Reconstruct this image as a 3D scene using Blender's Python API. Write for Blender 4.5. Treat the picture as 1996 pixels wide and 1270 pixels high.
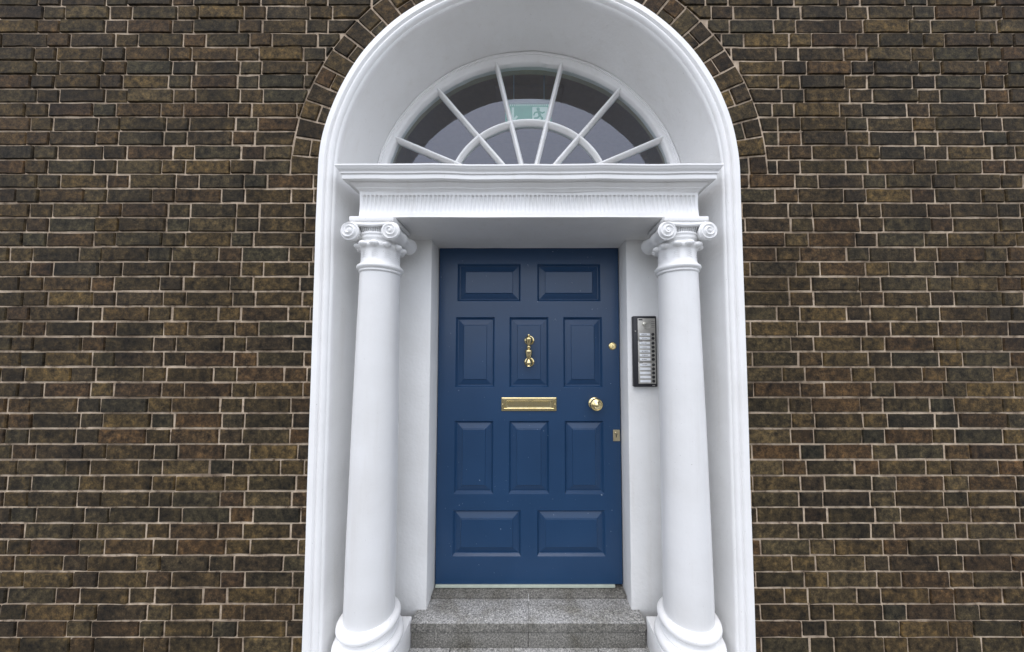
import bpy, bmesh, math, random
from mathutils import Vector, Matrix, noise

R = math.radians
PI = math.pi
for o in list(bpy.data.objects):
    bpy.data.objects.remove(o)
scene = bpy.context.scene
C = scene.collection

# ------------------------------------------------------------------ camera
CZ = 1.62            # eye height above the pavement
FPX, XP, YP = 600.0, 1031.0, 662.0      # focal length and principal point in photo pixels
CAM_D = 1.44         # distance from the brick face
cam_d = bpy.data.cameras.new('camera')
cam = bpy.data.objects.new('camera', cam_d)
C.objects.link(cam)
cam.location = (0, -CAM_D, CZ)
cam.rotation_euler = (R(90) + math.atan(28.3 / FPX), 0, 0)
cam_d.sensor_fit = 'HORIZONTAL'
cam_d.sensor_width = 36.0
cam_d.lens = 36.0 * FPX / 1996.0
cam_d.shift_x = -(XP - 998.0) / 1996.0
cam_d.shift_y = -(635.0 - YP) / 1996.0
cam_d.clip_start = 0.02
cam_d.clip_end = 2000
scene.camera = cam

# ------------------------------------------------------------------ world, sun, exposure
SUN_EL, SUN_AZ = 71.0, -18.0            # elevation; azimuth from straight behind the camera, minus = to the left
world = bpy.data.worlds.new('World')
scene.world = world
world.use_nodes = True
wn = world.node_tree
wn.nodes.clear()
wo = wn.nodes.new('ShaderNodeOutputWorld')
bg = wn.nodes.new('ShaderNodeBackground')
sky = wn.nodes.new('ShaderNodeTexSky')
sky.sky_type = 'NISHITA'
sky.sun_disc = False
sky.sun_elevation = R(SUN_EL)
sky.sun_rotation = R(180 - SUN_AZ)
sky.air_density = 1.0
sky.dust_density = 2.0
sky.ozone_density = 1.0
bg.inputs['Strength'].default_value = 0.15
cloud = wn.nodes.new('ShaderNodeMix')
cloud.data_type = 'RGBA'
cloud.inputs[0].default_value = 0.70
cloud.inputs[7].default_value = (5.9, 6.0, 6.35, 1)
wn.links.new(sky.outputs[0], cloud.inputs[6])
wn.links.new(cloud.outputs[2], bg.inputs[0])
wn.links.new(bg.outputs[0], wo.inputs[0])

sun_d = bpy.data.lights.new('sun', 'SUN')
sun_d.energy = 0.7
sun_d.angle = R(60)
sun_d.color = (1.0, 0.965, 0.92)
sun = bpy.data.objects.new('sun', sun_d)
C.objects.link(sun)
sd = Vector((math.sin(R(SUN_AZ)) * math.cos(R(SUN_EL)), -math.cos(R(SUN_AZ)) * math.cos(R(SUN_EL)), math.sin(R(SUN_EL))))
sun.rotation_euler = sd.to_track_quat('Z', 'Y').to_euler()
sun.location = (0, -6, 8)

vs = scene.view_settings
vs.view_transform = 'Standard'
vs.look = 'None'
vs.exposure = 1.1
vs.gamma = 1.0
vs.use_curve_mapping = False

# ------------------------------------------------------------------ materials
def mat(name):
    m = bpy.data.materials.new(name)
    m.use_nodes = True
    nt = m.node_tree
    b = nt.nodes['Principled BSDF']
    return m, nt, b

def N(nt, t, **k):
    n = nt.nodes.new(t)
    for a, v in k.items():
        if a in n.inputs.keys():
            n.inputs[a].default_value = v
        else:
            setattr(n, a, v)
    return n

def L(nt, a, b):
    nt.links.new(a, b)

def noise_tex(nt, vec, scale, detail=4, rough=.55):
    n = nt.nodes.new('ShaderNodeTexNoise')
    n.inputs['Scale'].default_value = scale
    n.inputs['Detail'].default_value = detail
    n.inputs['Roughness'].default_value = rough
    L(nt, vec, n.inputs['Vector'])
    return n

def ramp(nt, fac, stops):
    r = nt.nodes.new('ShaderNodeValToRGB')
    el = r.color_ramp.elements
    while len(el) < len(stops):
        el.new(0.5)
    for e, (p, c) in zip(el, stops):
        e.position = p
        e.color = (c[0], c[1], c[2], 1)
    L(nt, fac, r.inputs[0])
    return r

def bump(nt, b, h, strength, dist):
    n = nt.nodes.new('ShaderNodeBump')
    n.inputs['Strength'].default_value = strength
    n.inputs['Distance'].default_value = dist
    L(nt, h, n.inputs['Height'])
    L(nt, n.outputs[0], b.inputs['Normal'])
    return n

def mix(nt, fac, a, b, typ='MIX'):
    n = nt.nodes.new('ShaderNodeMix')
    n.data_type = 'RGBA'
    n.blend_type = typ
    for i, v in ((0, fac), (6, a), (7, b)):
        if hasattr(v, 'type') and hasattr(v, 'links'):
            L(nt, v, n.inputs[i])
        elif i == 0:
            n.inputs[0].default_value = v
        else:
            n.inputs[i].default_value = (v[0], v[1], v[2], 1)
    return n.outputs[2]

def pos(nt):
    return nt.nodes.new('ShaderNodeNewGeometry').outputs['Position']

def white_paint(name, col, rough, lump):
    m, nt, b = mat(name)
    p = pos(nt)
    n1 = noise_tex(nt, p, 3.2, 5)
    n2 = noise_tex(nt, p, 60, 3)
    d = tuple(c * k for c, k in zip(col, (.925, .92, .91)))
    r = ramp(nt, n1.outputs[0], [(.3, d), (.6, col)])
    # sparse chips and dirt specks
    n3 = noise_tex(nt, p, 140, 2, .5)
    sp = ramp(nt, n3.outputs[0], [(.745, (0, 0, 0)), (.77, (1, 1, 1))])
    # old drip marks and brush streaks
    mp = N(nt, 'ShaderNodeMapping'); mp.inputs['Scale'].default_value = (22, 22, 1.6)
    L(nt, p, mp.inputs[0])
    n5 = noise_tex(nt, mp.outputs[0], 1.0, 5, .6)
    dr = ramp(nt, n5.outputs[0], [(.40, (1, 1, 1)), (.58, (.995, .993, .99)), (.72, (.955, .948, .935))])
    c = mix(nt, sp.outputs[0], r.outputs[0], (.45, .44, .42))
    c = mix(nt, 1.0, c, dr.outputs[0], 'MULTIPLY')
    L(nt, c, b.inputs['Base Color'])
    b.inputs['Roughness'].default_value = rough
    n4 = noise_tex(nt, p, 9, 3)
    add = N(nt, 'ShaderNodeMath', operation='MULTIPLY_ADD')
    L(nt, n4.outputs[0], add.inputs[0])
    add.inputs[1].default_value = 3.0
    L(nt, n2.outputs[0], add.inputs[2])
    bump(nt, b, add.outputs[0], .35, lump)
    return m

M = {}
M['white'] = white_paint('white_gloss_paint', (.82, .82, .82), .36, .0016)
M['shaft'] = white_paint('white_column_paint', (.71, .712, .715), .34, .0016)
M['plaster'] = white_paint('white_masonry_paint', (.80, .80, .795), .5, .004)

def make_brick():
    m, nt, b = mat('weathered_brown_brick')
    p = pos(nt)
    g = nt.nodes.new('ShaderNodeNewGeometry')
    oi = nt.nodes.new('ShaderNodeObjectInfo')
    ad = N(nt, 'ShaderNodeMath', operation='ADD')
    L(nt, g.outputs['Random Per Island'], ad.inputs[0]); L(nt, oi.outputs['Random'], ad.inputs[1])
    fr = N(nt, 'ShaderNodeMath', operation='FRACT'); L(nt, ad.outputs[0], fr.inputs[0])
    base = ramp(nt, fr.outputs[0], [(0, (.046, .035, .024)), (.13, (.092, .067, .036)), (.27, (.058, .048, .031)), (.40, (.098, .061, .034)), (.52, (.042, .036, .028)),
                                    (.64, (.122, .088, .044)), (.76, (.072, .047, .031)), (.88, (.054, .050, .037)), (1, (.104, .080, .048))])
    n1 = noise_tex(nt, p, 30, 7, .78)
    n2 = noise_tex(nt, p, 90, 5, .75)
    n3 = noise_tex(nt, p, 5, 3, .5)
    v1 = ramp(nt, n1.outputs[0], [(.36, (.10, .095, .09)), (.46, (.42, .405, .36)), (.55, (.82, .77, .62)), (.66, (1.7, 1.5, 1.1))])
    c = mix(nt, 1.0, base.outputs[0], v1.outputs[0], 'MULTIPLY')
    lich = ramp(nt, n2.outputs[0], [(.58, (0, 0, 0)), (.70, (1, 1, 1))])
    lf = N(nt, 'ShaderNodeMath', operation='MULTIPLY'); L(nt, lich.outputs[0], lf.inputs[0]); lf.inputs[1].default_value = .35
    c = mix(nt, lf.outputs[0], c, (.20, .165, .10))
    sm = ramp(nt, n3.outputs[0], [(.33, (.50, .50, .52)), (.62, (1.20, 1.15, 1.05))])
    c = mix(nt, 1.0, c, sm.outputs[0], 'MULTIPLY')
    L(nt, c, b.inputs['Base Color'])
    b.inputs['Roughness'].default_value = .9
    b.inputs['Specular IOR Level'].default_value = .25
    bump(nt, b, n1.outputs[0], .9, .006)
    return m
M['brick'] = make_brick()

def make_mortar():
    m, nt, b = mat('lime_mortar')
    p = pos(nt)
    n1 = noise_tex(nt, p, 30, 5, .7)
    r = ramp(nt, n1.outputs[0], [(.32, (.16, .115, .075)), (.45, (.42, .325, .235)), (.7, (.60, .49, .37))])
    n3 = noise_tex(nt, p, 3.0, 4, .6)
    sm = ramp(nt, n3.outputs[0], [(.36, (.42, .40, .38)), (.55, (1, 1, 1))])
    L(nt, mix(nt, 1.0, r.outputs[0], sm.outputs[0], 'MULTIPLY'), b.inputs['Base Color'])
    b.inputs['Roughness'].default_value = .95
    bump(nt, b, n1.outputs[0], .6, .004)
    return m
M['mortar'] = make_mortar()

def make_granite(name, k, tint=(1, 1, 1)):
    m, nt, b = mat(name)
    p = pos(nt)
    n1 = noise_tex(nt, p, 115, 3, .75)
    n2 = noise_tex(nt, p, 240, 2, .6)
    n3 = noise_tex(nt, p, 6, 5, .65)
    c1 = ramp(nt, n1.outputs[0], [(.33, (.075 * k, .075 * k, .077 * k)), (.46, (.19 * k, .188 * k, .185 * k)), (.58, (.29 * k, .286 * k, .278 * k)), (.70, (.50 * k, .49 * k, .475 * k))])
    c2 = ramp(nt, n2.outputs[0], [(.38, (.66, .66, .66)), (.62, (1.24, 1.24, 1.24))])
    c = mix(nt, 1, c1.outputs[0], c2.outputs[0], 'MULTIPLY')
    c3 = ramp(nt, n3.outputs[0], [(.32, (.62 * tint[0], .60 * tint[1], .54 * tint[2])), (.5, (1.0 * tint[0], 1.0 * tint[1], .98 * tint[2])), (.65, (1.14 * tint[0], 1.14 * tint[1], 1.14 * tint[2]))])
    c = mix(nt, 1, c, c3.outputs[0], 'MULTIPLY')
    L(nt, c, b.inputs['Base Color'])
    b.inputs['Roughness'].default_value = .8
    bump(nt, b, n1.outputs[0], .5, .003)
    return m
M['granite'] = make_granite('speckled_granite', 1.35)
M['granite_dark'] = make_granite('dirty_shaded_granite', .66, (1, .97, .90))  # darker granite: dirt, and on tread fronts also shade put into the colour
M['pave'] = make_granite('pavement_granite', .42)

def make_door_blue():
    m, nt, b = mat('dark_blue_door_paint')
    p = pos(nt)
    n1 = noise_tex(nt, p, 2.5, 4)
    r = ramp(nt, n1.outputs[0], [(.3, (.0100, .0385, .095)), (.7, (.0132, .0470, .114))])
    n3 = noise_tex(nt, p, 85, 2, .5)
    sp = ramp(nt, n3.outputs[0], [(.765, (0, 0, 0)), (.785, (1, 1, 1))])
    c = mix(nt, sp.outputs[0], r.outputs[0], (.3, .36, .45))
    L(nt, c, b.inputs['Base Color'])
    b.inputs['Roughness'].default_value = .30
    b.inputs['Specular IOR Level'].default_value = .46
    mp = N(nt, 'ShaderNodeMapping'); mp.inputs['Scale'].default_value = (90, 90, 5)
    L(nt, p, mp.inputs[0])
    n2 = noise_tex(nt, mp.outputs[0], 1.0, 4)
    bump(nt, b, n2.outputs[0], .25, .0012)
    return m
M['blue'] = make_door_blue()

def simple(name, col, rough=.5, metal=0., spec=.5, emit=0):
    m, nt, b = mat(name)
    p = pos(nt)
    n1 = noise_tex(nt, p, 25, 3)
    r = ramp(nt, n1.outputs[0], [(.3, tuple(c * .9 for c in col)), (.7, tuple(min(1, c * 1.06) for c in col))])
    L(nt, r.outputs[0], b.inputs['Base Color'])
    b.inputs['Roughness'].default_value = rough
    b.inputs['Metallic'].default_value = metal
    b.inputs['Specular IOR Level'].default_value = spec
    if emit:
        b.inputs['Emission Color'].default_value = (col[0], col[1], col[2], 1)
        b.inputs['Emission Strength'].default_value = emit
    return m

def make_brass():
    m, nt, b = mat('polished_brass')
    p = pos(nt)
    n1 = noise_tex(nt, p, 40, 4)
    r = ramp(nt, n1.outputs[0], [(.3, (.66, .54, .27)), (.7, (.82, .70, .42))])
    L(nt, r.outputs[0], b.inputs['Base Color'])
    b.inputs['Metallic'].default_value = 1
    rr = ramp(nt, n1.outputs[0], [(.3, (.20, .20, .20)), (.7, (.10, .10, .10))])
    L(nt, rr.outputs[0], b.inputs['Roughness'])
    bump(nt, b, n1.outputs[0], .12, .001)
    return m
M['brass'] = make_brass()
M['dull_brass'] = simple('dull_brass', (.50, .43, .28), .45, 1)
M['black'] = simple('black_casing', (.018, .018, .022), .45)
M['steel'] = simple('brushed_steel', (.50, .48, .44), .40, .5)
M['nameplate'] = simple('name_card_white', (.84, .86, .88), .3)
M['ink'] = simple('dark_ink', (.22, .22, .24), .6)
M['button'] = simple('dark_button', (.10, .10, .10), .25, .6)
M['lens'] = simple('bright_lens', (.82, .80, .70), .15, .6)
M['seal'] = simple('pale_draught_strip', (.42, .46, .39), .5)
M['hall'] = simple('dim_hall_plaster', (.36, .235, .14), .8)
M['hall_olive'] = simple('olive_inner_reveal', (.40, .36, .25), .8)
M['hall_floor'] = simple('dark_hall_floor', (.10, .07, .05), .6)
M['sign_green'] = simple('lit_exit_green', (.05, .27, .165), .4, emit=.15)
M['sign_white'] = simple('lit_exit_white', (.45, .60, .53), .4, emit=.15)
M['sign_box'] = simple('grey_sign_housing', (.42, .44, .43), .5)
M['asphalt'] = simple('asphalt', (.055, .055, .055), .9)

def make_glass():
    m, nt, b = mat('old_window_glass')
    nt.nodes.remove(b)
    out = nt.nodes['Material Output']
    tr = nt.nodes.new('ShaderNodeBsdfTransparent'); tr.inputs[0].default_value = (.90, .93, .93, 1)
    gl = nt.nodes.new('ShaderNodeBsdfGlossy'); gl.inputs['Roughness'].default_value = .015; gl.inputs['Color'].default_value = (.86, .89, 1.0, 1)
    fr = nt.nodes.new('ShaderNodeFresnel'); fr.inputs[0].default_value = 2.05
    g = nt.nodes.new('ShaderNodeNewGeometry')
    iv = N(nt, 'ShaderNodeMath', operation='SUBTRACT'); iv.inputs[0].default_value = 1; L(nt, g.outputs['Backfacing'], iv.inputs[1])
    mu = N(nt, 'ShaderNodeMath', operation='MULTIPLY'); L(nt, fr.outputs[0], mu.inputs[0]); L(nt, iv.outputs[0], mu.inputs[1])
    mx = nt.nodes.new('ShaderNodeMixShader')
    L(nt, mu.outputs[0], mx.inputs[0]); L(nt, tr.outputs[0], mx.inputs[1]); L(nt, gl.outputs[0], mx.inputs[2])
    n1 = noise_tex(nt, pos(nt), 5, 2)
    bp = nt.nodes.new('ShaderNodeBump'); bp.inputs['Strength'].default_value = .12; bp.inputs['Distance'].default_value = .004
    L(nt, n1.outputs[0], bp.inputs['Height']); L(nt, bp.outputs[0], gl.inputs['Normal'])
    L(nt, mx.outputs[0], out.inputs[0])
    return m
M['glass'] = make_glass()

# ------------------------------------------------------------------ mesh helpers
class MB:
    """collects vertices and faces of one mesh"""
    def __init__(s):
        s.v = []; s.f = []; s.sm = []
    def add(s, v, f, smooth=False):
        o = len(s.v)
        s.v += [tuple(p) for p in v]
        s.f += [tuple(i + o for i in q) for q in f]
        s.sm += [smooth] * len(f)
        return s
    def box(s, a, b, bev=0.0, seg=2):
        a, b = [min(a[i], b[i]) for i in range(3)], [max(a[i], b[i]) for i in range(3)]
        bm = bmesh.new()
        bmesh.ops.create_cube(bm, size=1)
        for v in bm.verts:
            v.co = Vector([(a[i] + b[i]) / 2 + v.co[i] * (b[i] - a[i]) for i in range(3)])
        if bev > 0:
            bmesh.ops.bevel(bm, geom=bm.edges[:], offset=bev, segments=seg, profile=.5, affect='EDGES')
        bm.verts.index_update()
        s.add([v.co[:] for v in bm.verts], [[v.index for v in f.verts] for f in bm.faces])
        bm.free()
        return s
    def lathe(s, prof, seg=48, org=(0, 0, 0), axis='z', a0=0, a1=2 * PI, caps=True):
        """prof = (radius, height along the axis)"""
        full = abs(a1 - a0 - 2 * PI) < 1e-6
        n = seg if full else seg + 1
        v = []
        for r, h in prof:
            for i in range(n):
                a = a0 + (a1 - a0) * i / seg
                c, q = r * math.cos(a), r * math.sin(a)
                if axis == 'z': p = (c, q, h)
                elif axis == 'y': p = (c, h, q)
                else: p = (h, c, q)
                v.append((p[0] + org[0], p[1] + org[1], p[2] + org[2]))
        f = []
        for j in range(len(prof) - 1):
            for i in range(seg):
                i2 = (i + 1) % n
                q = (j * n + i, j * n + i2, (j + 1) * n + i2, (j + 1) * n + i)
                f.append(q)
        s.add(v, f, True)
        if caps and full:
            for j in (0, len(prof) - 1):
                if prof[j][0] > 1e-4:
                    s.f.append(tuple(len(s.v) - len(v) + j * n + i for i in range(n))); s.sm.append(False)
        return s
    def tube(s, pts, r, seg=8, closed=False):
        n = len(pts); v = []; f = []
        for i, p in enumerate(pts):
            p = Vector(p)
            t = (Vector(pts[min(i + 1, n - 1)]) - Vector(pts[max(i - 1, 0)])).normalized()
            up = Vector((0, 0, 1)) if abs(t.z) < .9 else Vector((1, 0, 0))
            u = t.cross(up).normalized(); w = u.cross(t)
            rr = r[i] if isinstance(r, (list, tuple)) else r
            for k in range(seg):
                a = 2 * PI * k / seg
                v.append((p + u * (math.cos(a) * rr) + w * (math.sin(a) * rr))[:])
        for i in range(n - 1):
            for k in range(seg):
                f.append((i * seg + k, i * seg + (k + 1) % seg, (i + 1) * seg + (k + 1) % seg, (i + 1) * seg + k))
        f.append(tuple(range(seg))); f.append(tuple((n - 1) * seg + k for k in range(seg)))
        return s.add(v, f, True)
    def loft(s, rings, closed_ring=False, smooth=True):
        """rings of equal length -> quads between them"""
        n = len(rings[0]); v = [p for r in rings for p in r]; f = []
        m = n if closed_ring else n - 1
        for j in range(len(rings) - 1):
            for i in range(m):
                i2 = (i + 1) % n
                f.append((j * n + i, j * n + i2, (j + 1) * n + i2, (j + 1) * n + i))
        return s.add(v, f, smooth)
    def ellipsoid(s, c, r, seg=14, rings=9):
        v = []; f = []
        for j in range(rings + 1):
            t = PI * j / rings
            for i in range(seg):
                a = 2 * PI * i / seg
                v.append((c[0] + r[0] * math.sin(t) * math.cos(a), c[1] + r[1] * math.sin(t) * math.sin(a), c[2] + r[2] * math.cos(t)))
        for j in range(rings):
            for i in range(seg):
                f.append((j * seg + i, j * seg + (i + 1) % seg, (j + 1) * seg + (i + 1) % seg, (j + 1) * seg + i))
        return s.add(v, f, True)
    def wobble(s, amp, scale):
        out = []
        for p in s.v:
            n = noise.noise_vector(Vector(p) * scale)
            out.append((p[0] + n.x * amp, p[1] + n.y * amp, p[2] + n.z * amp))
        s.v = out
        return s
    def mesh(s, name, m):
        me = bpy.data.meshes.new(name)
        me.from_pydata(s.v, [], s.f)
        me.polygons.foreach_set('use_smooth', s.sm)
        bm = bmesh.new(); bm.from_mesh(me)
        bmesh.ops.remove_doubles(bm, verts=bm.verts[:], dist=1e-5)
        bmesh.ops.recalc_face_normals(bm, faces=bm.faces[:])
        bm.to_mesh(me); bm.free()
        me.materials.append(M[m])
        return me
    def build(s, name, m, parent=None, sharp=None):
        me = s.mesh(name, m)
        if sharp is not None:
            me.polygons.foreach_set('use_smooth', [True] * len(me.polygons))
            me.set_sharp_from_angle(angle=R(sharp))
        o = bpy.data.objects.new(name, me)
        C.objects.link(o)
        if parent is not None:
            o.parent = parent
            base = WLOC.get(parent.name, Vector((0, 0, 0)))
            o.matrix_parent_inverse = Matrix.Translation(-base)
            WLOC[o.name] = Vector((0, 0, 0))
        return o

WLOC = {}
def tag(o, label=None, cat=None, group=None, kind=None):
    for k, v in (('label', label), ('category', cat), ('group', group), ('kind', kind)):
        if v: o[k] = v
    return o
def thing(name, loc, label, cat, group=None):
    o = bpy.data.objects.new(name, None)
    o.empty_display_size = .1
    o.location = loc
    C.objects.link(o)
    WLOC[o.name] = Vector(loc)
    return tag(o, label, cat, group, 'thing')

# heights measured from the camera, written as world heights
def Z(h): return CZ + h
TREAD = Z(-1.370)
LOW = Z(-1.495)
SILL = Z(-1.356)
SPRING = Z(.866)
RI, RO = .932, 1.010       # inner opening and outer edge of the white surround
RB = .904                  # the reveal narrows slightly towards the back
YW = .28                   # wall behind the columns
YD = .417                  # door face
HEAD = Z(.653)             # underside of the entablature

# ------------------------------------------------------------------ ground
g = MB(); g.add([(-60, -3.6, 0), (60, -3.6, 0), (60, .02, 0), (-60, .02, 0)], [(0, 1, 2, 3)])
tag(g.build('pavement', 'pave'), kind='structure')
g = MB(); g.box((-60, -3.8, -.14), (60, -3.6, .002), .01)
tag(g.build('kerb', 'granite'), kind='structure')
g = MB(); g.add([(-900, -900, -.12), (900, -900, -.12), (900, -3.79, -.12), (-900, -3.79, -.12)], [(0, 1, 2, 3)])
tag(g.build('road', 'asphalt'), kind='structure')

# ------------------------------------------------------------------ brick wall
random.seed(7)
WX0, WX1, WTOP = -3.9, 3.9, Z(2.25)
wall = thing('brick_wall', (0, .02, 0), 'weathered brown brick wall with pale mortar joints around the white arch', 'wall')

arc = [(RO * math.cos(PI * i / 96), SPRING + RO * math.sin(PI * i / 96)) for i in range(97)]   # right to left
b = MB()
YM = .0065
ring_in = [(RO, .0)] + arc + [(-RO, .0)]
ring_out = []
for x, z in ring_in:                       # project outwards to the rectangle
    dx, dz = x, z - SPRING
    if z <= 0: ring_out.append((WX1 if x > 0 else WX0, 0)); continue
    k = min(WX1 / abs(dx) if abs(dx) > 1e-6 else 1e9, (WTOP - SPRING) / dz if dz > 1e-6 else 1e9)
    ring_out.append((dx * k, SPRING + dz * k))
b.loft([[(x, YM, z) for x, z in ring_in], [(x, YM, z) for x, z in ring_out]], smooth=False)
b.loft([[(x, YM, z) for x, z in ring_in], [(x, .03, z) for x, z in ring_in]], smooth=False)
cor = [(WX1, YM, WTOP), (WX1, YM, WTOP)]
# two corner triangles left between the arch fan and the rectangle
ka = [p for p in ring_out if abs(p[1] - WTOP) < 1e-4]
xs = [p[0] for p in ka]
sr = [p for p in ring_out if abs(p[0] - WX1) < 1e-4 and p[1] > SPRING - 1]
sl = [p for p in ring_out if abs(p[0] - WX0) < 1e-4 and p[1] > SPRING - 1]
tr = max(sr, key=lambda p: p[1]); tl = max(sl, key=lambda p: p[1])
b.add([(max(xs), YM, WTOP), (WX1, YM, WTOP), (WX1, YM, tr[1])], [(0, 1, 2)])
b.add([(min(xs), YM, WTOP), (WX0, YM, WTOP), (WX0, YM, tl[1])], [(0, 1, 2)])
# thickness: sides and top returning to the rooms behind
for x in (WX0, WX1):
    b.add([(x, YM, 0), (x, .45, 0), (x, .45, WTOP), (x, YM, WTOP)], [(0, 1, 2, 3)])
b.add([(WX0, YM, WTOP), (WX1, YM, WTOP), (WX1, .45, WTOP), (WX0, .45, WTOP)], [(0, 1, 2, 3)])
b.build('mortar_bed', 'mortar', wall)

def clip(poly, nx, nz, d):
    """keep the side nx*x+nz*z >= d"""
    out = []
    for i in range(len(poly)):
        p, q = poly[i], poly[(i + 1) % len(poly)]
        a = nx * p[0] + nz * p[1] - d; c = nx * q[0] + nz * q[1] - d
        if a >= 0: out.append(p)
        if (a >= 0) != (c >= 0):
            t = a / (a - c); out.append((p[0] + (q[0] - p[0]) * t, p[1] + (q[1] - p[1]) * t))
    return out
def area(poly):
    return abs(sum(poly[i][0] * poly[(i + 1) % len(poly)][1] - poly[(i + 1) % len(poly)][0] * poly[i][1] for i in range(len(poly)))) / 2

def brick_geo(poly):
    """one brick: outline polygon in x,z -> a worn block standing proud of the mortar"""
    if sum(poly[i][0] * poly[(i + 1) % len(poly)][1] - poly[(i + 1) % len(poly)][0] * poly[i][1] for i in range(len(poly))) < 0:
        poly = poly[::-1]
    cx = sum(p[0] for p in poly) / len(poly); cz = sum(p[1] for p in poly) / len(poly)
    yf = random.uniform(-.003, .0025); tx = random.uniform(-.02, .02); tz = random.uniform(-.025, .025)
    # subdivide the outline so that the arris can be irregular
    pts = []
    for i in range(len(poly)):
        p, q = poly[i], poly[(i + 1) % len(poly)]
        n = max(1, round(math.hypot(q[0] - p[0], q[1] - p[1]) / .06))
        for k in range(n):
            t = k / n
            pts.append((p[0] + (q[0] - p[0]) * t, p[1] + (q[1] - p[1]) * t))
    def j(p, ins, amp):
        dx, dz = p[0] - cx, p[1] - cz
        l = math.hypot(dx, dz) + 1e-9
        ins = ins + random.uniform(-amp, amp)
        return (p[0] - dx / l * ins, p[1] - dz / l * ins)
    back = [(p[0], .03, p[1]) for p in pts]
    edge = [j(p, .0008, .0012) for p in pts]
    mid = [(p[0], yf + .004 + (p[0] - cx) * tx + (p[1] - cz) * tz, p[1]) for p in edge]
    fr = [j(p, .0032, .0016) for p in edge]
    fro = [(p[0], yf + (p[0] - cx) * tx + (p[1] - cz) * tz, p[1]) for p in fr]
    n = len(pts)
    v = back + mid + fro
    f = []
    for r in range(2):
        for i in range(n):
            f.append((r * n + i, r * n + (i + 1) % n, (r + 1) * n + (i + 1) % n, (r + 1) * n + i))
    f.append(tuple(2 * n + i for i in range(n)))
    return v, f

RING = 1.155
J = .0088
polys = []       # (outline, priority)
# arch ring: full voussoirs alternate with split ones
NV = 38
for i in range(NV):
    a0, a1 = PI * i / NV, PI * (i + 1) / NV
    parts = [(RO + .001, RING - J)] if i % 2 else [(RO + .001, RO + .050), (RO + .050 + J, RING - J)]
    for r0, r1 in parts:
        g0, g1 = J / 2 / r0, J / 2 / r1
        polys.append(([(r0 * math.cos(a0 + g0), SPRING + r0 * math.sin(a0 + g0)), (r1 * math.cos(a0 + g1), SPRING + r1 * math.sin(a0 + g1)),
                       (r1 * math.cos(a1 - g1), SPRING + r1 * math.sin(a1 - g1)), (r0 * math.cos(a1 - g0), SPRING + r0 * math.sin(a1 - g0))], 0))
COURSE = .0712
HB = COURSE - J
row = 0
z = .0
while z < WTOP:
    x = WX0 - random.uniform(0, .06) - (.16 if row % 2 else 0)
    k = row % 2
    while x < WX1:
        w = (.212 if k % 2 == 0 else .101) + random.uniform(-.004, .004)
        k += 1
        dz = random.uniform(-.0012, .0012)
        p = [(x, z + dz), (x + w, z + dz + random.uniform(-.0015, .0015)), (x + w, z + HB + dz), (x, z + HB + dz)]
        x += w + J
        p = clip(clip(p, 1, 0, WX0), -1, 0, -WX1)
        if len(p) < 3: continue
        cx = sum(q[0] for q in p) / len(p); cz = sum(q[1] for q in p) / len(p)
        if cz > SPRING:
            l = math.hypot(cx, cz - SPRING)
            nx, nz = cx / l, (cz - SPRING) / l
            p = clip(p, nx, nz, nz * SPRING + RING)
        else:
            p = clip(p, 1 if cx > 0 else -1, 0, RO + .002)
        if len(p) < 3 or area(p) < .0006: continue
        # distance to the photograph's own strip decides which ones are single objects
        cx = sum(q[0] for q in p) / len(p); cz = sum(q[1] for q in p) / len(p)
        polys.append((p, max(0, abs(cx) - .95) + max(0, Z(1.1) - cz) * .8 + max(0, cz - Z(1.76)) * 6))
    z += COURSE
    row += 1
polys.sort(key=lambda t: t[1])
single, rest = polys[:296], polys[296:]
for p, _ in single:
    v, f = brick_geo(p)
    MB().add(v, f).build('brick', 'brick', wall)
b = MB()
for p, _ in rest:
    v, f = brick_geo(p)
    b.add(v, f)
tag(b.build('brickwork', 'brick', wall), 'weathered brown bricks of the wall away from the arch', kind='stuff')

# ------------------------------------------------------------------ white surround of the opening
sur = thing('arch_surround', (0, 0, 0), 'white painted arched door surround with moulded edge and deep plain reveal', 'door surround')
prof = [(RO, .03), (RO, -.008), (RO - .004, -.013), (RO - .030, -.0145), (RO - .034, -.011), (RO - .037, -.004), (RO - .041, -.004),
        (RO - .046, -.011), (RO - .054, -.0145), (RO - .062, -.012), (RO - .067, -.005), (RO - .069, .002), (RO - .072, .003), (RI + .002, .008), (RI, .014), (RI, .03)]
path = [(1, 0, .0)] + [(1, 0, i * .25) for i in range(1, 10)]
path = [p for p in path if p[2] < SPRING - .1]
stations = [('j', 1, p[2]) for p in path] + [('a', math.pi * i / 96, 0) for i in range(97)] + [('j', -1, p[2]) for p in reversed(path)]
def station(st, r, y):
    if st[0] == 'j': return (st[1] * r, y, st[2])
    return (r * math.cos(st[1]), y, SPRING + r * math.sin(st[1]))
b = MB()
b.loft([[station(s, r, y) for r, y in prof] for s in stations])
b.wobble(.0022, 5)
b.build('edge_moulding', 'white', sur, 40)
b = MB()
dep = [.012, .04, .08, .13, .18, .23, YW + .01]
b.loft([[station(s, RI + (.0015 if y < .02 else 0) + (RB - RI) * max(0, y - .02) / (YW - .02), y) for y in dep] for s in stations])
b.wobble(.003, 3)
b.build('reveal', 'plaster', sur, 40)

# ------------------------------------------------------------------ wall behind the columns and the door jambs
case = thing('doorcase', (0, YW, TREAD), 'white painted plain jambs and head framing the blue door behind the columns', 'door frame')
for sgn in (-1, 1):
    b = MB(); b.box((sgn * .551, YW, LOW + .02), (sgn * (RI + .06), .52, HEAD - .001), .004)
    b.build('jamb', 'plaster', case, 40)
b = MB(); b.box((-(RI + .06), YW + .003, HEAD + .004), (RI + .06, .52, SPRING - .055), .003)
b.build('head', 'plaster', case, 40)

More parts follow.
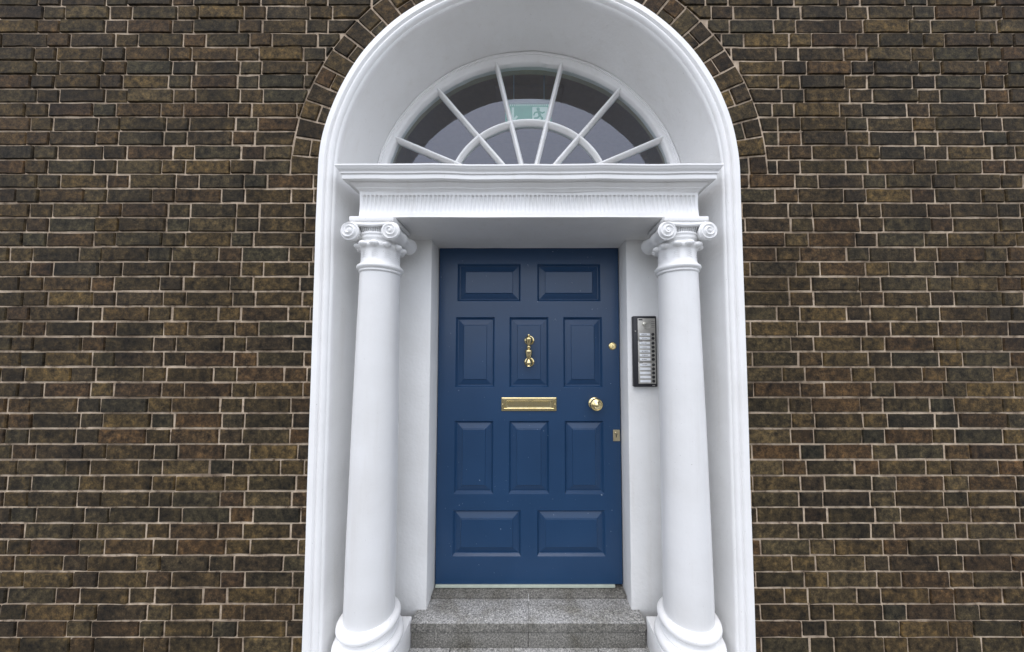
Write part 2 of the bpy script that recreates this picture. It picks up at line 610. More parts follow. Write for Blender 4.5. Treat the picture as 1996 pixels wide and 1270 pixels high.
# ------------------------------------------------------------------ entablature
ent = thing('entablature', (0, .1, HEAD), 'white entablature with moulded cornice and fluted frieze across both columns', 'entablature')
EW = .812
def sweep_cornice(mb, prof, wob):
    """prof: (projection, z), swept round the left return, the front and the right return"""
    rings = []
    for t in range(5):
        y = YW - .002 + (0 - (YW - .002)) * t / 5
        rings.append([(-(EW + p), y if t else YW - .002, z) for p, z in prof])
    n = 70
    for i in range(n + 1):
        t = i / n
        rings.append([(-(EW + p) + 2 * (EW + p) * t, -p, z) for p, z in prof])
    for t in range(4, -1, -1):
        y = YW - .002 + (0 - (YW - .002)) * t / 5
        rings.append([((EW + p), y if t else YW - .002, z) for p, z in prof])
    mb.loft(rings)
    return mb
zt = Z(.8715)
cprof = [(-.30, zt + .006), (.070, zt + .001), (.081, zt - .001), (.084, zt - .004), (.084, zt - .011), (.081, zt - .014), (.079, zt - .019), (.074, zt - .0265), (.068, zt - .031),
         (.0665, zt - .034), (.0665, zt - .0425), (.064, zt - .0445), (.0595, zt - .0455), (.0590, zt - .0480), (.0605, zt - .0500), (.0605, zt - .0690), (.0585, zt - .0715),
         (.036, zt - .0705), (.0345, zt - .0735), (.0335, zt - .0790), (.028, zt - .0850), (.019, zt - .0905), (.0165, zt - .0925), (.0160, zt - .0960), (.010, zt - .1005), (.0045, zt - .1045), (.002, zt - .110), (-.02, zt - .111)]
cprof = [(p * .89 if p > 0 else -.18 if p < -.1 else p, zt + (h - zt) * .865) for p, h in cprof]
b = sweep_cornice(MB(), cprof, 0)
b.wobble(.0038, 6.0)
b.build('cornice', 'white', ent, 32)
# frieze: height field with round-headed flutes
b = MB()
FT, FB = zt - .0935, HEAD
NFL = 80
cell = 2 * (EW - .012) / NFL
SUB = 12
nx = NFL * SUB
hF = FT - FB
zs = [0, .002, .005, .010, .014, .018, .022, .028, .034, .042, .052, .064, .076, .086] + [hF - .034 + .0011 * i for i in range(26)] + [hF - .004, hF]
random.seed(3)
fj = [random.uniform(.80, 1.05) for _ in range(NFL + 1)]
rows = []
for q in zs:
    r = []
    h = FT - FB
    t = q / h
    body = .0055 * (1 - min(1, abs(t - .55) / .45) ** 2)           # hollow face
    lip = -.004 * max(0, 1 - q / .010) ** 1.5
    for i in range(nx + 1):
        x = -(EW - .012) + 2 * (EW - .012) * i / nx
        k = min(NFL - 1, i // SUB)
        u = ((i % SUB) / SUB - .5) * 2 if i < nx else -1
        uu = min(1, abs(u) / .76)
        top = h - .0205 + .0065 * math.sqrt(1 - uu * uu)
        fade = min(1, max(0, (q - .026) / .060))
        fl = 0
        if abs(u) < .76:
            fl = .0095 * (1 - uu ** 3) ** .7 * fj[k] * fade * min(1, max(0, (top - q) / .0022))
        r.append((x, body + lip + fl, FB + q))
    rows.append([(-EW, r[0][1], r[0][2])] + r + [(EW, r[-1][1], r[-1][2])])
b.loft(rows, smooth=True)
# ends, underside
b.loft([[(-EW, rw[0][1], rw[0][2]) for rw in rows], [(-EW, YW - .002, rw[0][2]) for rw in rows]], smooth=False)
b.loft([[(EW, rw[-1][1], rw[-1][2]) for rw in rows], [(EW, YW - .002, rw[-1][2]) for rw in rows]], smooth=False)
b.wobble(.0010, 5)
b.build('frieze', 'white', ent, 50)
b = MB()
rings = []
for i in range(41):
    x = -EW + .001 + (2 * EW - .002) * i / 40
    rings.append([(x, -.0035, HEAD - .0005), (x, .0, HEAD - .0025), (x, .004, HEAD - .003), (x, .14, HEAD - .003), (x, .28, HEAD - .003), (x, .38, HEAD - .003), (x, YD + .05, HEAD - .003)])
b.loft(rings)
b.wobble(.0016, 7)
b.build('soffit', 'plaster', ent, 50)

# ------------------------------------------------------------------ columns
AX, AY = .745, .070
def make_column(loc, label):
    root = thing('ionic_column', loc, label, 'column', 'columns flanking the door')
    X, Y = loc[0], loc[1]
    sg = 1 if X > 0 else -1
    X += sg * .006
    zp = Z(-1.352)
    b = MB(); b.box((X - .146, Y - .150, LOW + .001), (X + .146, Y + .150, zp), .006)
    base = MB()
    prof = [(.09, 0)]
    for t in range(0, 11):                       # lower torus
        a = -PI / 2 + PI * t / 10
        prof.append((.124 + .028 * math.cos(a), .0265 + .0265 * math.sin(a)))
    prof += [(.126, .0540), (.126, .0590), (.122, .0605), (.1165, .0660), (.1145, .0740), (.1160, .0815), (.1200, .0855), (.1225, .0865), (.1225, .0910)]
    for t in range(0, 11):                       # upper torus
        a = -PI / 2 + PI * t / 10
        prof.append((.1125 + .0245 * math.cos(a), .1140 + .0225 * math.sin(a)))
    prof += [(.1125, .1378), (.1110, .1392)]
    base.lathe(prof, 72, (X, Y, zp))
    base.wobble(.0014, 9)
    bo = base.build('base', 'white', root, 50)
    b.build('plinth', 'white', bo, 40)
    sh = MB()
    z0, z1 = zp + .135, Z(.397)
    prof = []
    for i in range(31):
        t = i / 30
        prof.append((.1095 - .0190 * (t ** 1.5), z0 + (z1 - z0) * t))
    sh.lathe(prof, 72, (X, Y, 0))
    sh.v = [(x - sg * .014 * (z - z0) / (z1 - z0), y, z) for x, y, z in sh.v]
    sh.wobble(.0012, 3)
    sh.build('shaft', 'shaft', root, 50)
    X -= sg * .015
    # capital: astragal, necking, echinus
    cap = MB()
    n0 = Z(.392)
    prof = [(.095, n0), (.100, n0), (.1035, n0 + .002), (.1055, n0 + .006), (.1035, n0 + .010), (.1025, n0 + .0125), (.104, n0 + .0145), (.110, n0 + .017), (.1135, n0 + .0225), (.1145, n0 + .028), (.112, n0 + .034), (.107, n0 + .038),
            (.1015, n0 + .043), (.0985, n0 + .050), (.0965, n0 + .060), (.0955, n0 + .085), (.0965, n0 + .105), (.099, n0 + .112), (.1035, n0 + .1165), (.1065, n0 + .122), (.107, n0 + .136),
            (.101, n0 + .142), (.102, n0 + .150), (.106, n0 + .154), (.1075, n0 + .160), (.106, n0 + .166), (.1065, n0 + .1695), (.1095, n0 + .173), (.1105, n0 + .178), (.107, n0 + .183), (.094, n0 + .186), (.090, n0 + .24)]
    cap.lathe([(r - .0085, h) for r, h in prof], 72, (X, Y, 0))
    # cushion linking the scrolls, hollow in front
    zc = Z(.572)
    for yy, d in ((Y - .098, -1), (Y + .098, 1)):
        pts = []
        for i in range(13):
            u = i / 12 * 2 - 1
            pts.append((X + u * .088, yy + d * .004, zc + .030 + .009 * u * u))
        cap.tube(pts, .0085, 8)
        cap.box((X - .086, min(yy - d * .002, yy - d * .05), zc + .026), (X + .086, max(yy - d * .002, yy - d * .05), zc + .050))
    for i in range(11):
        u = i / 10 * 2 - 1
        cap.tube([(X + u * .052, Y - .0965 + .006 * abs(u), zc + .026), (X + u * .050, Y - .090 + .010 * u * u, zc + .005)], .0026, 6)
    # faint leaf scales on the necking
    for k in range(10):
        a = 2 * PI * (k + .25) / 10 - PI / 2
        for j in range(4):
            pts = []
            for q in range(7):
                u = (q / 6 - .5)
                aa = a + u * .34
                pts.append((X + .0885 * math.cos(aa), Y + .0885 * math.sin(aa), n0 + .066 + j * .0095 + .006 * (1 - (2 * u) ** 2)))
            cap.tube(pts, .0010, 5)
    co = cap.build('capital', 'white', root, 50)
    # eggs
    eg = MB()
    for k in range(11):
        a = 2 * PI * (k + .25) / 11 - PI / 2
        eg.ellipsoid((X + .0985 * math.cos(a), Y + .0985 * math.sin(a), n0 + .128), (.0215, .0195, .0138))
    eg.build('egg_moulding', 'white', co)
    ab = MB()
    h = .104
    ab.box((X - h + .0, Y - .102, Z(.6225)), (X + h, Y + .102, HEAD - .0075), .0035)
    ab.wobble(.001, 12)
    ab.build('abacus', 'white', co, 40)
    # scrolls: bolster from front to back with a spiral face at each end
    RV = .0435
    for sx in (-1, 1):
        vx = X + sx * .0945
        s = MB()
        prof = []
        ya, yb = Y - .108, Y + .108
        for i in range(25):
            t = i / 24
            m = abs(2 * t - 1)
            r = RV * (.70 + .30 * m ** 2.2)
            if m < .12: r += .004
            if m > .93: r = RV
            prof.append((r, ya + (yb - ya) * t))
        s.lathe(prof, 40, (vx, 0, zc), 'y', caps=False)
        for end, dirn in ((ya, -1), (yb, 1)):
            rings = []
            NR, NT = 26, 56
            for q in range(NR + 1):
                rr = RV * (1 - q / NR)
                ring = []
                for k in range(NT):
                    a = 2 * PI * k / NT
                    u = rr / RV
                    ph = (u * 2.6 - (a * sx * dirn * -1) / (2 * PI)) % 1.0
                    ridge = .5 - .5 * math.cos(2 * PI * ph)
                    hgt = .013 * (1 - u) ** .9 + .0085 * ridge * min(1, (1 - u) * 7) * min(1, u * 5)
                    if u < .13: hgt = .017
                    ring.append((vx + rr * math.cos(a), end + dirn * hgt, zc + rr * math.sin(a)))
                rings.append(ring)
            s.loft(rings, closed_ring=True)
        s.wobble(.0008, 20)
        s.build('scroll', 'white', co, 60)
    return root
make_column((-AX, AY, LOW), 'white painted ionic column left of the blue door')
make_column((AX, AY, LOW), 'white painted ionic column beside the intercom, right of the door')

# ------------------------------------------------------------------ fanlight
fan = thing('fanlight', (0, YW + .03, SPRING), 'semicircular fanlight window with white radiating glazing bars above the entablature', 'window')
RG, RR, EX = .797, .440, 1.062      # heights of the glass edge and inner arc above the hub; slight flattening
HUBZ = Z(.928)             # the bars meet a little above the springing
fprof = [(1, YW + .09), (1, YW + .002), (.90, YW - .006), (.72, YW - .006), (.68, YW + .001), (.62, YW + .002), (.50, YW - .001), (.36, YW + .006), (.28, YW + .013), (.22, YW + .014), (0, YW + .024), (0, YW + .07), (1, YW + .09)]
b = MB()
rings = []
for i in range(81):
    a = PI * i / 80
    ox, oz = (RB - .001) * math.cos(a), SPRING + (RB - .001) * math.sin(a)
    ix, iz = RG * EX * math.cos(a), HUBZ + RG * math.sin(a) - .060 * max(0, 1 - math.sin(a) * 8)
    rings.append([(ix + (ox - ix) * t, y, iz + (oz - iz) * t) for t, y in fprof])
b.loft(rings)
b.wobble(.0030, 13)
b.box((-RB + .002, YW + .006, SPRING - .05), (RB - .002, YW + .068, SPRING + .012), .004)
b.build('frame', 'white', fan, 45)
ANG = [-66.6, -40.3, -13.7, 13.7, 40.3, 66.6]
def hit(ang, rad, z0=None):
    """point on the circle of radius rad about the springing centre along the spoke"""
    t = rad / math.sqrt((math.sin(R(ang)) / EX) ** 2 + math.cos(R(ang)) ** 2)
    return (t * math.sin(R(ang)), HUBZ + t * math.cos(R(ang)))
def bar(mb, stations, wd, y0, y1):
    """glazing bar: ogee section swept along (x, z, nx, nz)"""
    sec = [(-wd, y1), (-wd, y0 + .018), (-wd * .72, y0 + .014), (-wd * .60, y0 + .006), (-wd * .30, y0 + .0005), (0, y0 - .001), (wd * .30, y0 + .0005), (wd * .60, y0 + .006), (wd * .72, y0 + .014), (wd, y0 + .018), (wd, y1)]
    mb.loft([[(x + nx * o, y, z + nz * o) for o, y in sec] for x, z, nx, nz in stations])
    return mb
for ang in ANG:
    e = hit(ang, RG + .016)
    st = []
    for i in range(15):
        t = i / 14
        x, z = e[0] * t, HUBZ + (e[1] - HUBZ) * t
        st.append((x, z, math.cos(R(ang)), -math.sin(R(ang))))
    b = bar(MB(), st, .0135, YW + .010, YW + .062)
    b.wobble(.001, 12)
    b.build('glazing_bar', 'white', fan, 50)
b = bar(MB(), [(RR * EX * math.cos(PI * i / 64), HUBZ + RR * math.sin(PI * i / 64), math.cos(PI * i / 64), math.sin(PI * i / 64)) for i in range(65)], .0140, YW + .012, YW + .064)
b.wobble(.001, 10)
b.build('glazing_arc', 'white', fan, 50)
b = MB(); b.lathe([(.0, YW + .002), (.05, YW + .004), (.058, YW + .012), (.06, YW + .066)], 32, (0, 0, HUBZ), 'y')
b.build('hub', 'white', fan, 50)
# panes between the bars, outer and inner row
random.seed(11)
edges = [-90] + ANG + [90]
for k in range(7):
    a0, a1 = edges[k], edges[k + 1]
    for r0, r1 in ((RR, RG + .030), (None, RR)):
        pts = []
        n = 10
        def lim(a, rad):
            if a <= -89.9: return (-rad * EX, HUBZ)
            if a >= 89.9: return (rad * EX, HUBZ)
            return hit(a, rad)
        for i in range(n + 1): pts.append(lim(a0 + (a1 - a0) * i / n, r1))
        if r0 is None:
            pts.append((0, HUBZ))
        else:
            for i in range(n + 1): pts.append(lim(a1 + (a0 - a1) * i / n, r0))
        cx = sum(p[0] for p in pts) / len(pts); cz = sum(p[1] for p in pts) / len(pts)
        tx, tz = random.uniform(-.0015, .0015), random.uniform(-.0015, .0015)
        fr = [(x, YW + .046 + (x - cx) * tx + (z - cz) * tz, z) for x, z in pts]
        bk = [(x, y + .004, z) for x, y, z in fr]
        m = len(pts)
        b = MB(); b.add(fr + bk, [tuple(range(m)), tuple(range(2 * m - 1, m - 1, -1))] + [(i, (i + 1) % m, m + (i + 1) % m, m + i) for i in range(m)])
        b.build('pane', 'glass', fan)

# ------------------------------------------------------------------ hallway behind the fanlight
b = MB()
RH = .812
YH = YW + .115
hx, hz = 1.15, Z(2.05)
ring_i = [(RH * EX * math.cos(PI * i / 64), HUBZ + RH * math.sin(PI * i / 64)) for i in range(65)]
b.loft([[(x, YW + .075, z) for x, z in ring_i], [(x, YH, z) for x, z in ring_i]])
b2 = b.build('hall_arch_reveal', 'hall_olive')
tag(b2, kind='structure')
b = MB()
ro = []
for x, z in ring_i:
    dx, dz = x, z - HUBZ
    k = min(hx / abs(dx) if abs(dx) > 1e-6 else 1e9, (hz - HUBZ) / dz if dz > 1e-6 else 1e9)
    ro.append((dx * k, HUBZ + dz * k))
b.loft([[(x, YH, z) for x, z in ring_i], [(x, YH, z) for x, z in ro]], smooth=False)
tx = max(p[0] for p in ro if abs(p[1] - hz) < 1e-4); tzz = max(p[1] for p in ro if abs(p[0] - hx) < 1e-4)
for s in (-1, 1):
    b.add([(s * tx, YH, hz), (s * hx, YH, hz), (s * hx, YH, tzz)], [(0, 1, 2)])
yb = 5.0
zf = TREAD
b.add([(-hx, YH, HUBZ), (hx, YH, HUBZ), (hx, YH, SPRING - .2), (-hx, YH, SPRING - .2)], [(0, 1, 2, 3)])
for s in (-1, 1):
    b.add([(s * hx, YH, zf), (s * hx, yb, zf), (s * hx, yb, hz), (s * hx, YH, hz)], [(0, 1, 2, 3)])
b.add([(-hx, yb, zf), (hx, yb, zf), (hx, yb, hz), (-hx, yb, hz)], [(0, 1, 2, 3)])
b.add([(-hx, YH, hz), (hx, YH, hz), (hx, yb, hz), (-hx, yb, hz)], [(0, 1, 2, 3)])
# ceiling beam and a shallow panel in the ceiling
b.box((-hx + .003, 1.45, hz - .16), (hx - .003, 1.65, hz - .003), .01)
b.box((-.26, .80, hz - .035), (.26, 1.02, hz - .003), .008)
tag(b.build('hallway', 'hall'), kind='structure')
b = MB(); b.add([(-hx, YH, zf - .002), (hx, YH, zf - .002), (hx, yb, zf - .002), (-hx, yb, zf - .002)], [(0, 1, 2, 3)])
tag(b.build('hall_floor', 'hall_floor'), kind='structure')

# exit sign hanging inside
YS = .50
sgx0, sgx1, sgz1, sgz0 = -.155, .148, Z(1.636), Z(1.486)
ex = thing('exit_sign', (0, YS, sgz0), 'green emergency exit sign hanging inside, seen through the fanlight', 'exit sign')
b = MB(); b.box((sgx0, YS, sgz0), (sgx1, YS + .012, sgz1), .003)
b.build('sign_plate', 'sign_green', ex)
b = MB(); b.box((sgx0 - .01, YS - .008, sgz1 + .001), (sgx1 + .01, YS + .022, sgz1 + .030), .004)
for sx in (-.1, .1):
    b.box((sx - .004, YS + .003, sgz1 + .03), (sx + .004, YS + .011, hz - .003))
b.build('housing', 'sign_box', ex)
b = MB()
for i in range(20):
    x = sgx0 + .02 + i * (sgx1 - sgx0 - .04) / 19
    b.box((x - .004, YS - .004, sgz1 - .012), (x + .004, YS - .001, sgz1 - .005))
b.build('lamp_strip', 'sign_white', ex)
b = MB(); b.box((.022, YS - .004, sgz0 + .018), (.122, YS - .001, sgz1 - .022), .001)
b.build('pictogram_field', 'sign_white', ex)
b = MB()                                   # running figure
px, pz = .066, (sgz0 + sgz1) / 2
b.lathe([(0, YS - .007), (.011, YS - .007), (.011, YS - .0045)], 20, (px - .006, 0, pz + .037), 'y')
def stroke(pts, w):
    for (x0, z0), (x1, z1) in zip(pts, pts[1:]):
        d = Vector((x1 - x0, z1 - z0)).normalized() * w; n = Vector((-d.y, d.x))
        q = [(x0 - d.x * .3 + n.x, z0 - d.y * .3 + n.y), (x1 + d.x * .3 + n.x, z1 + d.y * .3 + n.y), (x1 + d.x * .3 - n.x, z1 + d.y * .3 - n.y), (x0 - d.x * .3 - n.x, z0 - d.y * .3 - n.y)]
        b.add([(x, YS - .006, z) for x, z in q] + [(x, YS - .0045, z) for x, z in q], [(0, 1, 2, 3), (0, 1, 5, 4), (1, 2, 6, 5), (2, 3, 7, 6), (3, 0, 4, 7)])
stroke([(px - .004, pz + .022), (px + .006, pz - .006)], .009)
stroke([(px - .004, pz + .020), (px - .028, pz + .012), (px - .034, pz - .004)], .0045)
stroke([(px, pz + .020), (px + .022, pz + .010), (px + .036, pz + .018)], .0045)
stroke([(px + .006, pz - .006), (px - .010, pz - .022), (px - .032, pz - .026)], .0055)
stroke([(px + .006, pz - .006), (px + .022, pz - .024), (px + .012, pz - .044)], .0055)
b.build('running_figure', 'sign_green', ex)
b = MB()                                   # arrow pointing down
stroke([(-.105, pz + .045), (-.105, pz - .035)], .008)
stroke([(-.132, pz - .012), (-.105, pz - .044), (-.078, pz - .012)], .007)
b.build('arrow', 'sign_white', ex)

# ------------------------------------------------------------------ front door
DX = .5455
DT, DB = HEAD + .012, Z(-1.336)
door = thing('front_door', (0, YD, DB), 'dark blue ten-panelled front door with brass fittings', 'door')
rows = [((Z(.323), Z(.553)), [(-.436, -.050), (.050, .436)]),
        ((Z(-.199), Z(.226)), [(-.443, -.207), (-.1185, .1185), (.207, .443)]),
        ((Z(-.823), Z(-.396)), [(-.445, -.2115), (-.1205, .1205), (.2115, .445)]),
        ((Z(-1.180), Z(-.917)), [(-.449, -.047), (.047, .449)])]
rects = [(x0, x1, z0, z1) for (z0, z1), xs in rows for x0, x1 in xs]
xc = sorted({-DX, DX} | {q for r in rects for q in r[:2]})
zc_ = sorted({DB, DT} | {q for r in rects for q in r[2:]})
b = MB()
vid = {}
v = []
for i, x in enumerate(xc):
    for j, z in enumerate(zc_):
        vid[(i, j)] = len(v); v.append((x, YD, z))
f = []
for i in range(len(xc) - 1):
    for j in range(len(zc_) - 1):
        mx, mz = (xc[i] + xc[i + 1]) / 2, (zc_[j] + zc_[j + 1]) / 2
        if any(x0 < mx < x1 and z0 < mz < z1 for x0, x1, z0, z1 in rects): continue
        f.append((vid[(i, j)], vid[(i + 1, j)], vid[(i + 1, j + 1)], vid[(i, j + 1)]))
b.add(v, f)
e = .0025
for (xa, za), (xb, zb) in (((-DX, DB), (DX, DB)), ((DX, DB), (DX, DT)), ((DX, DT), (-DX, DT)), ((-DX, DT), (-DX, DB))):
    b.add([(xa, YD, za), (xb, YD, zb), (xb, YD + .05, zb), (xa, YD + .05, za)], [(0, 1, 2, 3)])
b.add([(-DX, YD + .05, DB), (DX, YD + .05, DB), (DX, YD + .05, DT), (-DX, YD + .05, DT)], [(0, 1, 2, 3)])
leaf = b.build('door_leaf', 'blue', door)
steps = [(0, 0), (.0010, .0004), (.0022, .0020), (.0105, .0130), (.0120, .0152), (.0150, .0158), (.0455, .0062), (.0470, .0058), (.0490, .0022), (.0515, .0010)]
for x0, x1, z0, z1 in rects:
    b = MB()
    rings = [[(x0 + o, YD + d, z0 + o), (x1 - o, YD + d, z0 + o), (x1 - o, YD + d, z1 - o), (x0 + o, YD + d, z1 - o)] for o, d in steps]
    b.loft(rings, closed_ring=True, smooth=False)
    b.add(rings[-1], [(0, 1, 2, 3)])
    b.build('panel', 'blue', door)
# draught strip under the leaf
b = MB(); b.box((-DX + .002, YD - .010, SILL + .005), (DX - .045, YD + .03, DB - .001), .002)
b.build('draught_strip', 'seal', door)

# letter plate
lx, lz0, lz1 = .165, Z(-.338), Z(-.256)
b = MB()
def rect_loft(mb, x0, x1, z0, z1, st, y):
    rings = [[(x0 + o, y + d, z0 + o), (x1 - o, y + d, z0 + o), (x1 - o, y + d, z1 - o), (x0 + o, y + d, z1 - o)] for o, d in st]
    mb.loft(rings, closed_ring=True, smooth=False)
    return rings[-1]
last = rect_loft(b, -lx, lx, lz0, lz1, [(0, 0), (0, -.004), (.002, -.0075), (.005, -.009), (.016, -.0095), (.0175, -.0085), (.0185, -.006)], YD)
lp = b.build('letter_plate', 'brass', door)
b = MB()
last = rect_loft(b, -lx + .030, lx - .030, lz0 + .0185, lz1 - .0185, [(0, -.004), (.0005, -.0085), (.003, -.0105), (.006, -.0100), (.0085, -.0075)], YD)
b.add(last, [(0, 1, 2, 3)])
b.add([(-lx + .018, YD - .0058, lz0 + .018), (lx - .018, YD - .0058, lz0 + .018), (lx - .018, YD - .0058, lz1 - .018), (-lx + .018, YD - .0058, lz1 - .018)], [(0, 1, 2, 3)])
b.build('flap', 'brass', lp)
for sx in (-1, 1):
    b = MB(); b.lathe([(0, YD - .012), (.003, YD - .0118), (.0045, YD - .0095)], 14, (sx * (lx - .009), 0, (lz0 + lz1) / 2), 'y')
    b.build('screw', 'brass', lp)

# knob
kx, kz = .392, Z(-.292)
b = MB()
b.lathe([(.0, YD + .001), (.036, YD + .001), (.037, YD - .004), (.034, YD - .008), (.028, YD - .010), (.020, YD - .013), (.014, YD - .020), (.013, YD - .032), (.017, YD - .036), (.028, YD - .040), (.0355, YD - .048),
         (.0375, YD - .056), (.0355, YD - .063), (.031, YD - .067), (.0285, YD - .0685), (.0275, YD - .0675), (.022, YD - .070), (.017, YD - .074), (.0155, YD - .0735), (.010, YD - .078), (.005, YD - .0805), (.0, YD - .081)], 48, (kx, 0, kz), 'y')
b.build('door_knob', 'brass', door, 35)
# cylinder lock
b = MB()
b.lathe([(0, YD + .001), (.0225, YD + .001), (.0235, YD - .003), (.0215, YD - .006), (.0165, YD - .008), (.0155, YD - .0065), (.0125, YD - .0065), (.0120, YD - .0085), (0, YD - .009)], 36, (.5035, 0, Z(.05)), 'y')
cy = b.build('lock_cylinder', 'brass', door, 35)
b = MB(); b.box((.5022, YD - .0098, Z(.043)), (.5048, YD - .0085, Z(.057)))
b.build('key_slot', 'black', cy)
# keyhole plate
b = MB(); b.box((.500, YD - .006, Z(-.514)), (.5405, YD + .001, Z(-.448)), .0015)
kp = b.build('keyhole_plate', 'dull_brass', door)
b = MB(); b.lathe([(0, YD - .0075), (.0055, YD - .0072), (.0055, YD - .0055)], 18, (.5185, 0, Z(-.473)), 'y'); b.box((.5160, YD - .0075, Z(-.492)), (.5205, YD - .0055, Z(-.474)))
b.build('keyhole', 'black', kp)
b = MB(); b.lathe([(0, YD - .011), (.0075, YD - .0105), (.0085, YD - .0075)], 18, (.5150, 0, Z(-.466)), 'y'); b.box((.5115, YD - .0105, Z(-.476)), (.5165, YD - .0078, Z(-.466)), .001)
b.build('keyhole_cover', 'dull_brass', kp)

# knocker
yk = YD - .001
b = MB()
b.lathe([(.0, Z(.1185)), (.0075, Z(.118)), (.0085, Z(.113)), (.006, Z(.109)), (.0095, Z(.106)), (.0175, Z(.101)), (.0205, Z(.094)), (.0190, Z(.084)), (.0160, Z(.076)), (.0120, Z(.069)), (.0125, Z(.062)), (.0095, Z(.057)), (.0085, Z(.052)),
         (.0125, Z(.048)), (.0135, Z(.043)), (.0115, Z(.038)), (.0095, Z(.034)), (.0130, Z(.031)), (.0205, Z(.026)), (.0220, Z(.021)), (.0215, Z(.014)), (.0185, Z(-.006)), (.0155, Z(-.017)), (.0115, Z(-.024)),
         (.0100, Z(-.029)), (.0130, Z(-.034)), (.0175, Z(-.043)), (.0185, Z(-.052)), (.0160, Z(-.059)), (.0115, Z(-.064)), (.0150, Z(-.068)), (.0155, Z(-.071)), (.0, Z(-.074))], 28, (-.001, yk - .036, 0))
kn = b.build('knocker', 'brass', door, 40)
for zz in (.084, -.046):
    b = MB()
    b.lathe([(0, yk), (.0290, yk), (.0300, yk - .004), (.0275, yk - .008), (.0235, yk - .0095), (.0215, yk - .0085), (.0150, yk - .016), (.0110, yk - .026), (.0, yk - .034)], 36, (.003, 0, Z(zz)), 'y')
    b.build('knocker_rose', 'brass', kn, 35)

# ------------------------------------------------------------------ steps
st = thing('entrance_steps', (0, .3, 0), 'speckled grey granite door steps between the column bases', 'steps')
YT = .353
random.seed(5)
def slab(name, a, b_, m, bev=.004):
    q = MB()
    nxs = max(2, int(abs(b_[0] - a[0]) / .05))
    q.box(a, b_, bev)
    o = q.build(name, m, st, 40)
    if name == 'tread_slab':                 # sawn top; weathered front, with its shade painted in as darker granite
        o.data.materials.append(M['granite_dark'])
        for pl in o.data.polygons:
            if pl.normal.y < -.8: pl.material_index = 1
    return o
MIDX = -.003
for x0, x1 in ((-.549, MIDX - .0005), (MIDX + .0005, .549)):
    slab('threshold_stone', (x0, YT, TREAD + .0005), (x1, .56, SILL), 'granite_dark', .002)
for x0, x1 in ((-.602, MIDX - .0005), (MIDX + .0005, .595)):
    slab('tread_slab', (x0, .195, TREAD - .0445), (x1, YT + .03, TREAD), 'granite', .002)
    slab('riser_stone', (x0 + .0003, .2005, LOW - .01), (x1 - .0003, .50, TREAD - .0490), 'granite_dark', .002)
for x0, x1 in ((-1.10, -.402), (-.399, .350), (.353, 1.10)):
    slab('lower_step_stone', (x0, -.16, .004), (x1, .50, LOW), 'granite', .006)

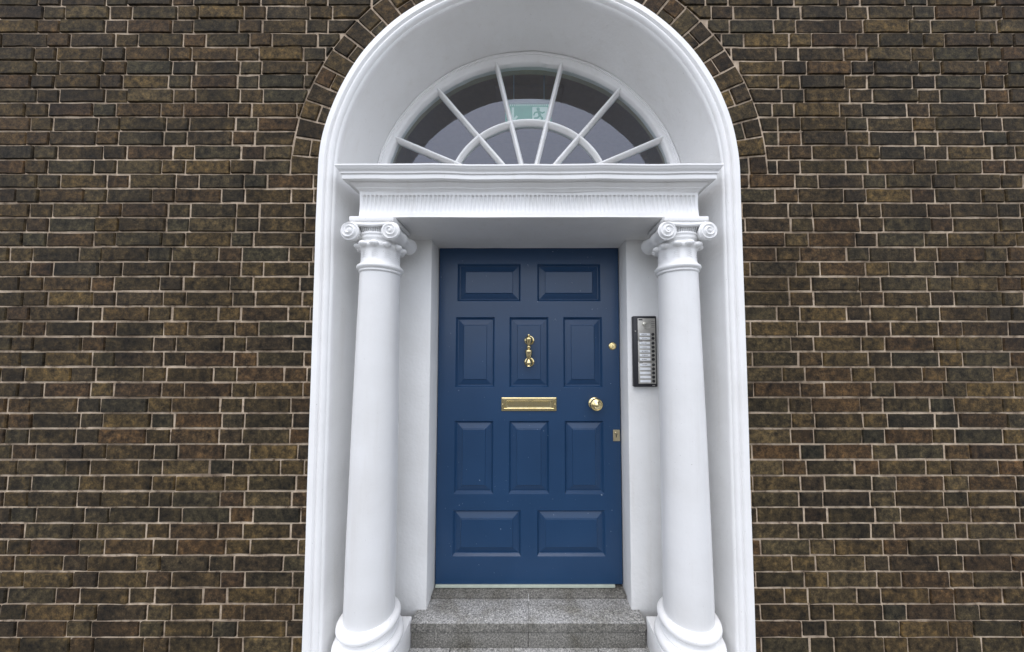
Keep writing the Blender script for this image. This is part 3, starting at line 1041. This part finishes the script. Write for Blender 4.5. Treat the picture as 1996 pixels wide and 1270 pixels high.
# ------------------------------------------------------------------ intercom
ix0, ix1, iz0, iz1 = .574, .704, Z(-.178), Z(.212)
YI = YW - .030
ic = thing('intercom_panel', ((ix0 + ix1) / 2, YW, iz0), 'tall black intercom panel with name cards and buttons beside the right column', 'intercom')
b = MB(); b.box((ix0, YI, iz0), (ix1, YW + .001, iz1), .006)
b.build('casing', 'black', ic, 40)
fx0, fx1 = ix0 + .024, ix1 - .010
fz0, fz1 = iz0 + .018, iz1 - .014
H = fz1 - fz0
mods = [(fz1 - H * .338, fz1), (fz1 - H * .668, fz1 - H * .342), (fz0, fz1 - H * .672)]
for z0, z1 in mods:
    b = MB(); b.box((fx0, YI - .004, z0), (fx1, YI - .0002, z1), .001)
    b.build('face_plate', 'steel', ic, 40)
def card(zc, hgt, text):
    b = MB(); b.box((fx0 + .008, YI - .0062, zc - hgt / 2), (fx1 - .030, YI - .0041, zc + hgt / 2), .0006)
    c = b.build('name_card', 'nameplate', ic)
    if text:
        b = MB()
        x = fx0 + .018 + random.uniform(0, .006)
        end = fx1 - .040 - random.uniform(0, .012)
        while x < end:
            w = random.uniform(.003, .008)
            b.box((x, YI - .0066, zc - .0017), (min(x + w, end), YI - .0061, zc + .0017))
            x += w + .0018
        b.build('name_print', 'ink', c)
    b = MB(); b.lathe([(0, YI - .0095), (.0055, YI - .009), (.0066, YI - .0075), (.0066, YI - .004)], 20, (fx1 - .014, 0, zc), 'y')
    b.build('call_button', 'button', ic, 40)
    b = MB(); b.lathe([(.0070, YI - .0039), (.0070, YI - .0055), (.0086, YI - .0055), (.0086, YI - .0039)], 20, (fx1 - .014, 0, zc), 'y', caps=False)
    b.build('button_ring', 'black', ic, 40)
random.seed(21)
z0, z1 = mods[0]
for t in (.73, .91): card(z1 - (z1 - z0) * t, .0132, True)
for mi, (z0, z1) in enumerate(mods[1:]):
    for k in range(5):
        card(z1 - (z1 - z0) * (.12 + .19 * k), .0140, mi == 0 or k == 0)
    b = MB(); b.box((fx0 + .004, YI - .0048, z1 - .005), (fx0 + .024, YI - .0038, z1 - .002)); b.build('module_mark', 'black', ic)
z0, z1 = mods[0]
b = MB(); b.box((fx0 + .005, YI - .0050, z1 - .011), (fx0 + .026, YI - .0038, z1 - .004)); b.build('maker_mark', 'black', ic)
b = MB(); b.lathe([(0, YI - .0065), (.006, YI - .0065), (.014, YI - .0055), (.0175, YI - .007), (.0195, YI - .0055), (.0195, YI - .0035)], 32, (fx0 + .052, 0, z1 - .040), 'y')
b.build('speaker_ring', 'steel', ic, 40)
b = MB(); b.lathe([(0, YI - .016), (.006, YI - .0155), (.0105, YI - .012), (.0115, YI - .006), (.0115, YI - .004)], 28, (fx0 + .034, 0, z1 - .030), 'y')
b.build('camera_dome', 'lens', ic, 60)
b = MB()
for i in range(4):
    for k in range(3):
        b.box((fx1 - .020 + k * .006, YI - .0046, z1 - .020 - i * .010), (fx1 - .0165 + k * .006, YI - .0038, z1 - .017 - i * .010))
b.build('speaker_slots', 'black', ic)
b = MB(); b.box((ix1 - .030, YI - .0012, iz0 + .006), (ix1 - .016, YI - .0002, iz0 + .010)); b.build('casing_mark', 'steel', ic)
b = MB(); b.lathe([(0, YI - .002), (.003, YI - .0018), (.004, YI - .0002)], 12, (ix0 + .012, 0, iz1 - .085), 'y'); b.build('casing_screw', 'steel', ic)

print('objects', len(bpy.data.objects), 'tris', sum(len(p.vertices) - 2 for me in bpy.data.meshes for p in me.polygons))
